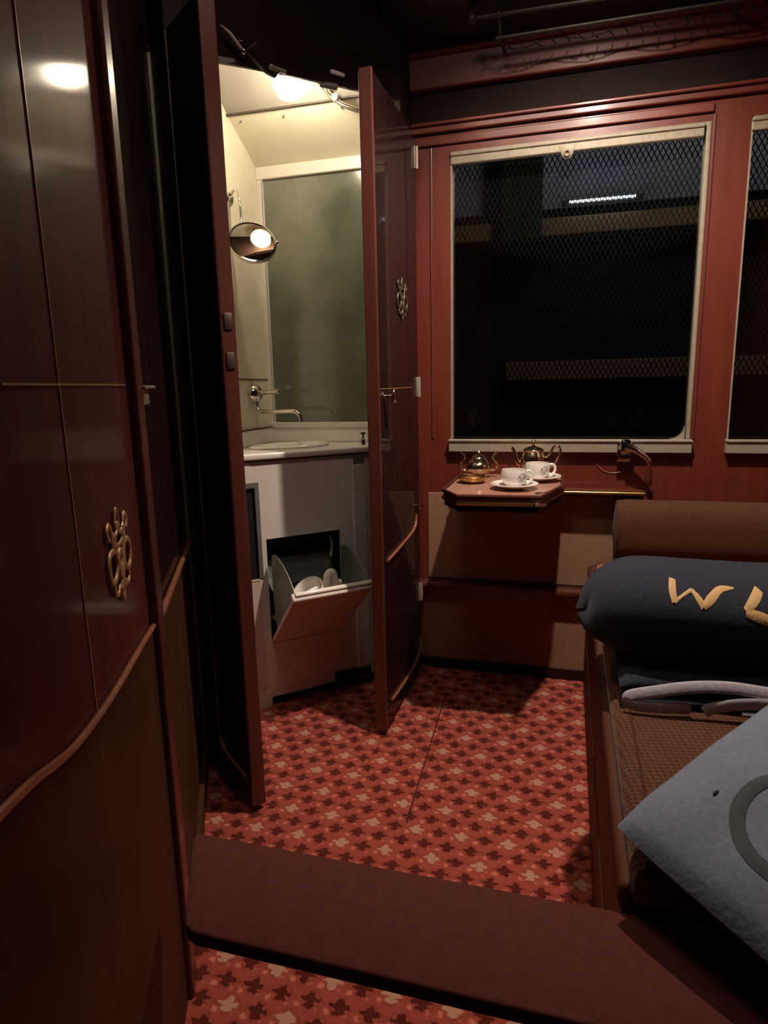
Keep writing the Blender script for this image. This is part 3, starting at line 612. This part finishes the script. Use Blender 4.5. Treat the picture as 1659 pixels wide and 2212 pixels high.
# ================================================================== TABLE
tab = [(-.014, YW-.004), (-.012, 2.305), (-.078, 2.055), (-.338, 2.040), (-.405, 2.155), (-.405, YW-.004)]
TB = empty('wall_table', (-.21, YW-.004, .84), label='small mahogany wall table with clipped corners carrying the tea things', cat='table')
inset = lambda P, k: [((q[0]+.21)*k, (q[1]-(YW-.004))*k+0) for q in P]
T0 = [(q[0]+.21, q[1]-(YW-.004)) for q in tab]
b = MB(); b.prism(T0, -.022, -.001, .003); b.build('tabletop', 'edge', TB, True)
cx_, cy_ = 0, -.24
T1 = [((q[0]-cx_)*.955+cx_, (q[1]-cy_)*.955+cy_) for q in T0]
b = MB(); b.prism(T1, -.003, .0008, .0005); b.build('inlaid_panel', mottle('pinkish_veneer', srgb(166, 122, 104), srgb(180, 136, 116), (20, 4, 20), .4, coat=.3), TB)
# raised gallery rim
b = MB(); b.tube([(q[0], q[1], .001) for q in T0], .0055, 8); b.build('rim', 'edge', TB, True)
b = MB(); T2 = [((q[0]-cx_)*.985+cx_, (q[1]-cy_)*.985+cy_) for q in T0]; b.prism(T2, -.052, -.030, .003); b.build('under_leaf', 'doordark', TB, True)
b = MB(); T3 = [((q[0]-cx_)*1.004+cx_, (q[1]-cy_)*1.004+cy_) for q in T0]; b.tube([(q[0], q[1], -.026) for q in T3], .005, 8); b.build('brass_edge', 'brass', TB, True)
b = MB(); b.tube([(.115, -.535, -.022), (.150, -.515, -.022)], .006, 8); b.build('catch', 'chrome', TB, True)
for xk in (-.14, .12): MB().box(xk, xk+.02, -.40, -.01, -.060, -.052).build('runner', 'doordark', TB)
SH = empty('window_ledge', (-.01, YW, .79), label='narrow brass-edged ledge on the window wall right of the table', cat='ledge')
MB().box(0, .285, -.080, -.001, -.014, 0, .002).build('shelf', 'woodh', SH)
b = MB(); b.tube([(0, -.082, -.004), (.285, -.082, -.004)], .0065, 10); b.tube([(0, -.080, .006), (.285, -.080, .006)], .003, 8); b.build('edge_rail', 'brass', SH, True)

ZT = .8415
def cup(loc, label, rz):
    o = empty('teacup', loc, rz, label=label, cat='cup', group='teacups on the wall table')
    prof = [(0, .004), (.020, .003), (.025, 0), (.027, .002), (.026, .006), (.036, .014), (.043, .028), (.0445, .042), (.0425, .055), (.041, .060), (.0395, .060), (.041, .052), (.0425, .042), (.041, .028), (.034, .015), (.022, .009), (0, .008)]
    MB().lathe(prof, 48).build('bowl', 'porcelain', o, True)
    MB().tube(catmull([Vector((.040, 0, .050)), Vector((.054, 0, .053)), Vector((.064, 0, .042)), Vector((.062, 0, .026)), Vector((.050, 0, .014)), Vector((.036, 0, .014))], 6), .0042, 10, flat=1.2).build('handle', 'porcelain', o, True)
    lg = MB(); R0 = .0448
    def sp(a, z):   # surface point on the bowl at angle a (deg from -y towards +x), height z
        rr = R0-.9*abs(z-.040)**1.5; an = R(-90)+a; return Vector((rr*math.cos(an), rr*math.sin(an), z))
    ca, cz, rl = .42, .033, .0165
    def st(P): lg.tube([sp(ca+q[0]*rl/R0, cz+q[1]*rl) for q in P], .0007, 6)
    st([(math.cos(k_*math.pi/12), math.sin(k_*math.pi/12)) for k_ in range(25)])
    st([(-.75, .45), (-.5, .5), (-.25, -.4), (.05, .55), (.2, -.3)]); st([(-.1, -.7), (.1, -.1), (.35, .6), (.55, .7)]); st([(-.35, -.75), (0, -.65), (.5, -.7)]); st([(-.75, .45), (-.6, 0), (-.3, -.6)]); st([(.35, .6), (.6, .1), (.7, -.3)])
    lg.build('monogram', 'logo', o, True); return o
def saucer(loc, label):
    o = MB().lathe([(0, 0), (.030, 0), (.032, .003), (.055, .009), (.078, .017), (.080, .019), (.078, .0205), (.055, .0125), (.030, .006), (0, .0055)], 56).build('saucer', 'porcelain', None, True, loc, label=label, cat='saucer', group='saucers on the wall table'); return o
saucer((-.170, 2.205, ZT), 'white saucer under the nearer cup at the front of the wall table')
cup((-.172, 2.205, ZT+.006), 'white monogrammed teacup at the front of the wall table', R(20))
saucer((-.098, 2.398, ZT), 'white saucer under the rear cup, partly hidden by the nearer cup')
cup((-.104, 2.398, ZT+.006), 'white monogrammed teacup in front of the tall silver teapot', R(15))
# teapot
TPt = empty('teapot', (-.125, 2.512, ZT), R(-8), label='tall silver teapot with domed lid and scroll handle by the window', cat='teapot')
MB().lathe([(0, .0), (.030, 0), (.032, .006), (.026, .012), (.040, .026), (.050, .048), (.049, .066), (.042, .082), (.036, .094), (.040, .100)], 40).build('body', 'silver', TPt, True)
b = MB(); b.lathe([(.040, .100), (.036, .106), (.020, .113), (.008, .116), (.004, .120), (.004, .124), (.008, .130), (.004, .138), (0, .139)], 36); b.build('lid', 'silver', TPt, True)
MB().tube(catmull([Vector((.044, 0, .070)), Vector((.062, 0, .088)), Vector((.075, 0, .112)), Vector((.090, 0, .116)), Vector((.100, 0, .100)), Vector((.092, 0, .070)), Vector((.070, 0, .040)), Vector((.046, 0, .036))], 6), .0048, 10).build('handle', 'silver', TPt, True)
MB().tube(catmull([Vector((-.044, 0, .040)), Vector((-.062, 0, .058)), Vector((-.068, 0, .085)), Vector((-.082, 0, .108))], 6), [.013-.0004*i for i in range(19)], 12).build('spout', 'silver', TPt, True)
# sugar bowl
SB = empty('sugar_bowl', (-.325, 2.462, ZT), R(10), label='low silver sugar bowl with two looped handles at the left of the table', cat='bowl')
MB().lathe([(0, .0), (.028, 0), (.030, .005), (.024, .010), (.040, .020), (.049, .036), (.046, .050), (.036, .062), (.024, .072)], 40).build('body', 'silver', SB, True)
MB().lathe([(.026, .072), (.022, .080), (.010, .086), (.006, .090), (.010, .096), (.006, .102), (0, .103)], 32).build('lid', 'silver', SB, True)
for sg in (-1, 1): MB().tube(catmull([Vector((sg*.040, 0, .026)), Vector((sg*.062, 0, .030)), Vector((sg*.072, 0, .048)), Vector((sg*.058, 0, .064)), Vector((sg*.054, 0, .082)), Vector((sg*.066, 0, .094))], 6), .0042, 10).build('handle', 'silver', SB, True)
DS = empty('ashtray', (-.330, 2.325, ZT), 0, label='round shallow brass dish left of the nearer cup', cat='dish')
MB().lathe([(0, .004), (.030, .003), (.036, 0), (.040, .002), (.050, .014), (.053, .022), (.051, .024), (.044, .018), (.032, .010), (0, .008)], 40).build('bowl', 'brass', DS, True)
b = MB(); b.lathe([(0, .009), (.030, .011), (.036, .016), (.030, .018), (0, .016)], 30); b.build('insert', M['leather'], DS, True)
SP = MB().tube([(-.095, 2.105, ZT+.0035), (-.070, 2.118, ZT+.003), (-.048, 2.175, ZT+.003)], [.009, .0025, .0025], 10, flat=.35).build('teaspoon', 'silver', None, True, label='silver teaspoon beside the nearer saucer', cat='spoon')

# ================================================================== SOFA
SF = empty('sofa', (.09, 1.7, 0), 0, label='brown upholstered sofa bench with mahogany front along the right side', cat='sofa')
def sx(mb, x0, x1, y0, y1, z0, z1, bev=0, seg=2): mb.box(x0-.09, x1-.09, y0-1.7, y1-1.7, z0, z1, bev, seg); return mb
YE = .850
sx(MB(), .09, .112, YE, 2.56, 0, .215, .002).build('plinth', 'seatwood', SF)
sx(MB(), .094, .112, YE, 2.53, .21, .47, .003).build('front_panel', 'seatwood', SF)
c = MB(); sx(c, .088, .125, YE, 2.53, .455, .500, .012, 4); c.build('front_rail', 'leather' if False else 'seatwood', SF, True)
c = MB(); sx(c, .104, .80, YE-.012, 2.44, .47, .538, .020, 4); c.build('seat_cushion', 'cane', SF, True)
MB().tube([(.138-.09, yy-1.7, .537) for yy in [YE+i*.05 for i in range(31)]], .0028, 8).build('seat_piping', 'seatwood', SF, True)
sx(MB(), .11, .80, YE+.02, YE+.05, 0, .46).build('end_panel', 'black', SF)  # shade on the sofa's near end is put into the black colour
# tan leather arm at the window end
c = MB(); sx(c, .102, .80, 2.19, 2.36, .44, .560, .034, 5); c.build('armrest', 'leather', SF, True)
c = MB(); c.tube([(.103-.09, 2.192-1.7+.03+.006*0, .46), (.103-.09, 2.20-1.7, .53), (.108-.09, 2.25-1.7, .556), (.105-.09, 2.34-1.7, .55)], .004, 8); c.build('arm_piping', 'seatwood', SF, True)
# bolster against the window wall
BO = empty('bolster', (.17, 2.46, .66), 0, label='long brown plush bolster cushion under the windows at the sofa end', cat='bolster')
def bol(u, v):
    x = v*.66; e = min(1, (x/.05)) ; e = math.sqrt(max(0, 1-(1-e)**2)) if x < .05 else 1
    a = u*2*math.pi; k_ = .80+.20*e; ca, sa = math.cos(a), math.sin(a)
    ry = .085*k_*(abs(ca)**.8)*(1 if ca > 0 else -1); rz = .108*k_*(abs(sa)**.75)*(1 if sa > 0 else -1)
    wr = 1+.012*math.sin(a*9)*(1-min(1, x/.09))
    return Vector((x-.004, ry*wr*(e if x < .004 else 1), rz*wr*(e if x < .004 else 1)))
c = MB(); c.grid(bol, 64, 60, True); c.build('cover', 'plush', BO, True)
MB().tube([(.012, .080*math.cos(q*math.pi/20), .100*math.sin(q*math.pi/20)) for q in range(40)], .006, 8, True).build('piping', 'plush', BO, True)

# ================================================================== BLANKETS AND PILLOW
def roll(u, v):
    a = u*2*math.pi; x = v*.62
    e = math.sqrt(max(0.0, 1-(1-min(1, x/.15))**2.3)); k_ = .03+.97*e
    sag = .010*math.sin(x*9+1)+.006*math.sin(a*2+x*7)
    ca, sa = math.cos(a), math.sin(a)
    yy = 1.530-(.168*k_+sag*.5)*(abs(ca)**.86)*(1 if ca > 0 else -1); zz = .692-.030*(1-e)+(.098*k_+sag*.4)*(abs(sa)**.82)*(1 if sa > 0 else -1)
    zz = max(zz, .606)
    return Vector((.042+x+.012*(1-e)*math.sin(a*2), yy, zz))
RB = MB(); RB.grid(roll, 72, 48, True); RBo = RB.build('rolled_blanket', 'navy', None, True, label='rolled navy wool blanket with gold lettering lying across the sofa', cat='blanket')
def strokes(name, lines, m, surf, w0, parent, h_=.0016):
    """flat calligraphic ribbons laid on a surface; lines = [[(a,b,width)...]]"""
    t = bmesh.new()
    for ln in lines:
        P = catmull([Vector((q[0], q[1], q[2])) for q in ln], 10); V = []
        for i, q in enumerate(P):
            d = (P[min(i+1, len(P)-1)]-P[max(i-1, 0)]); d.z = 0; d.normalize(); pn = Vector((.55, .83, 0)) if abs(d.cross(Vector((.55, .83, 0))).z) > .25 else Vector((-d.y, d.x, 0))
            pn = Vector((-d.y, d.x, 0)); hw = q.z*w0
            V.append([t.verts.new(surf(q.x+pn.x*hw*k_, q.y+pn.y*hw*k_, h_*(1-abs(k_)**4))) for k_ in (-1, -.5, 0, .5, 1)])
        for A_, B_ in zip(V, V[1:]):
            for k_ in range(4): t.faces.new((A_[k_], A_[k_+1], B_[k_+1], B_[k_]))
    bmesh.ops.recalc_face_normals(t, faces=t.faces[:]); return MB().merge(t).build(name, m, parent, True)
def roll_surf(x, ang, h_):      # ang degrees above the front, x world
    v_ = (x-.042)/.62; u_ = ang/360.0; p_ = roll(u_, v_); q_ = p_-Vector((p_.x, 1.53, .692)); q_.normalize(); return p_+q_*(h_+.0012)
s_ = lambda x, a, w: (x, a, w)
def rs(a, b, h_): return roll_surf(a, b*1000, h_)
strokes('lettering', [
    [(.222, .060, 1.0), (.2185, .044, 1.15), (.221, .029, .9)],
    [(.221, .029, .5), (.236, .037, .4), (.2555, .046, .45)],
    [(.2555, .046, .45), (.266, .036, .8), (.275, .026, .9)],
    [(.275, .026, .7), (.290, .036, 1.1), (.312, .050, .8), (.338, .053, .25)],
    [(.385, .054, 1.2), (.372, .040, 1.3), (.352, .024, .9)], [(.352, .023, .8), (.378, .0185, 1.1), (.405, .013, .8)]],
    'gold', rs, .0062, RBo)
# folded pale-edged blanket beneath it
FB = empty('folded_blanket', (.13, 1.34, .54), 0, label='folded navy blanket with pale grey-blue edges under the rolled one', cat='blanket')
def layer(z0, z1, x0, x1, y0, y1, wob, name, m, ph=0):
    def top(x): return .010*math.sin((x-x0)*7+ph)+wob*(x-x0)
    n_ = 40; prof = []
    def fn(u, v):
        x = x0+(x1-x0)*v
        a = u*2*math.pi; ca, sa = math.cos(a), math.sin(a); th = (z1-z0)/2
        lift = max(0, top(x)-top(x0)) if wob else 0
        yy = (y0+y1)/2-(y1-y0)/2*(abs(ca)**.3)*(1 if ca > 0 else -1); zz = (z0+z1)/2+lift+th*(abs(sa)**.7)*(1 if sa > 0 else -1)
        if v < .08: k_ = math.sqrt(max(0, 1-(1-v/.08)**2)); zz = (z0+z1)/2+lift+(zz-(z0+z1)/2-lift)*k_
        return Vector((x-.13, yy-1.34+.02*math.sin(v*5), zz-.54))
    mb = MB(); mb.grid(fn, 48, n_, True); return mb.build(name, m, FB, True)
layer(.560, .602, .118, .66, 1.312, 1.66, 0, 'navy_top', 'navy')
b = MB()
def strip(P, rad, fl): b.tube([Vector((q[0]-.13, q[1]-1.34-.045, q[2]-.54+.012)) for q in catmull([Vector(a_) for a_ in P], 8)], rad, 12, flat=fl)
strip([(.250, 1.345, .5435), (.200, 1.336, .5435), (.150, 1.333, .5435), (.134, 1.336, .552), (.140, 1.338, .562), (.190, 1.340, .576), (.250, 1.346, .588), (.320, 1.352, .592), (.40, 1.358, .584), (.46, 1.365, .578)], .0042, 2.9)
b.build('folded_edge', 'piping', FB, True, label='pale folded edge of the lower blanket')
b = MB(); strip([(.275, 1.340, .541), (.292, 1.340, .552), (.35, 1.342, .566), (.42, 1.346, .566), (.52, 1.352, .560), (.60, 1.356, .556)], .0042, 2.9); strip([(.34, 1.337, .5465), (.42, 1.338, .547), (.52, 1.342, .545)], .0055, .8)
b.build('folded_edge', 'piping', FB, True)
layer(.541, .562, .150, .66, 1.305, 1.66, 0, 'navy_inner', 'navy')

# pale blue pillow lying askew at the near end
PLW = empty('pillow', (.076, .872, .578), R(46.0), label='large pale blue wool pillow with a dark ring emblem, nearest on the sofa', cat='pillow')
tlt = Matrix.Rotation(R(3), 4, 'X')
SZ = .46
def pil(u, v, top=1):
    # u,v in 0..1 over the square, corner (0,0) at the visible tip; x' along the far edge, y' along the near edge
    a, b_ = u, v
    ex = min(a, 1-a)/.5; ey = min(b_, 1-b_)/.5
    f = (1-(1-ex)**3.2)*(1-(1-ey)**3.2)
    hh = .062*max(f, 0)**.42
    # near edge droops over the sofa end
    droop = 0
    x_ = a*SZ; y_ = -b_*SZ
    pin = .012*(1-ex)*(1-ey)
    z_ = (.010+hh*.75 if top > 0 else .010-hh*.70) + x_*.19 + y_*.14
    cr = max(0, 1-(a+b_)/.20) ; x_ += .006*cr**2; y_ -= .006*cr**2
    w_ = .003*math.sin(a*17+b_*5)+.0025*math.sin(b_*21-a*9)
    return Vector((x_, y_, z_+w_*(f**.5)-.012*(1-f)))
t = MB(); t.grid(lambda u, v: pil(u, v, 1), 56, 56); t.grid(lambda u, v: pil(u, v, -1), 40, 40); t_o = t.build('cover', 'pale', PLW, True)
def ps(a, b_, h_): q_ = pil(a, b_, 1); return q_+Vector((0, 0, h_+.001))
cxr, cyr, rr_ = .30, .41, .17
ringP = [[(cxr+rr_*math.cos(k_*math.pi/16), cyr+rr_*math.sin(k_*math.pi/16), 1) for k_ in range(33)]]
strokes('ring_emblem', ringP, 'ring', ps, .021, PLW)
b = MB(); q_ = pil(.246, .176); b.ball((q_.x, q_.y, q_.z+.001), .0045, 12, (1.5, .6, .35)); b.build('hole', 'black', PLW, True)

# ================================================================== FOREGROUND BOARD
BD = MB(); BD.prism([(-.478, .664), (.85, .664), (.85, .848), (-.578, .848), (-.586, .835), (-.497, .672)], .435, .46, .005, seg=3)
BD.build('barrier_board', 'board', None, True, label='wide oxblood baize-covered board spanning the foreground above the carpet', cat='board')

DSP = MB().tube([(-.585, 2.50, .004), (-.560, 2.500, .03), (-.545, 2.485, .018)], .006, 10).build('floor_bolt', 'chrome', None, True, label='tiny bright bolt on the floor at the foot of the hinged cupboard door', cat='bolt')
# ================================================================== LUGGAGE RACK
LR = empty('luggage_rack', (-.34, 2.35, 2.346), 0, label='brass-railed luggage rack high above the windows', cat='luggage rack')
def rail(name, P, rad, m='rackmetal'): b = MB(); b.tube(P, rad, 10); return b.build(name, m, LR, True)
rail('front_rail', [(0, 0, 0), (1.1, 0, -.02)], .0065)
for xk, rk in ((0, .017), (.085, .011)): MB().ball((xk, 0, -.018*xk), rk).build('rail_knob', 'rackmetal', LR, True)
rail('rear_rail', [(.07, .05, -.045), (1.1, .05, -.05)], .005)
for xk in (.085, .80): MB().tube([(xk, 0, 0), (xk, .06, -.045), (xk, .20, -.02)], .006, 8).build('bracket', 'rackmetal', LR, True)
t = bmesh.new()
NT = MB()
for i in range(24):
    x = .09+i*.045; NT.tube([(x, .05, -.048), (x+.02, .08, -.062-.008*math.sin(i*1.3)), (x+.035, .14, -.05)], .0018, 5)
NT.tube([(.09+i*.045, .08, -.065-.008*math.sin(i*1.3)) for i in range(24)], .002, 5)
t.free(); NT.build('net', 'black', LR, True)

# ceiling lamp that lights the compartment (above the frame)
CLm = empty('ceiling_lamp', (CEIL_LAMP[0], CEIL_LAMP[1], CEIL_LAMP[2]+.05), 0, label='round ceiling lamp above the sofa', cat='lamp')
MB().lathe([(0, .12), (.07, .12), (.075, .10), (.06, .075), (0, .07)], 32).build('lamp_base', 'brass', CLm, True)
MB().lathe([(.0, .0695), (.045, .069), (.05, .0685)], 32).build('diffuser', 'lampglow', CLm, True)

# ================================================================== OUTSIDE
struct(MB().box(-9, 9, 2.9, 9, -.4, -.3).build('ground', 'concrete'))
ST2 = empty('station_building', (0, 6.0, -.3), 0, label='dark station wall outside with pale blue lit panel and brown beams', cat='building')
MB().box(-8, 8, .02, .2, 0, 6).build('wall', 'outwall', ST2)
MB().box(-8, 8, -.03, .02, 2.90, 3.9).build('blue_panel', 'outpanel', ST2)
MB().box(-8, 8, -.16, -.03, 2.66, 2.80, .01).build('upper_beam', 'beam', ST2)
MB().box(-.55, 8, -.10, .02, 1.50, 1.66, .01).build('lower_beam', 'beam', ST2)
MB().box(-.58, -.26, -.30, -.17, 2.62, 5, .01).build('column', 'outwall', ST2)
TL = empty('tube_light', (.35, 5.80, 2.60), 0, label='bluish tube light glowing along the station wall', cat='lamp')
MB().tube([(-.40, 0, 0), (.10, 0, 0)], .009, 10).build('tube', 'tube', TL, True)
MB().box(-.46, .16, .02, .05, -.02, .02).build('housing', 'outwall', TL)
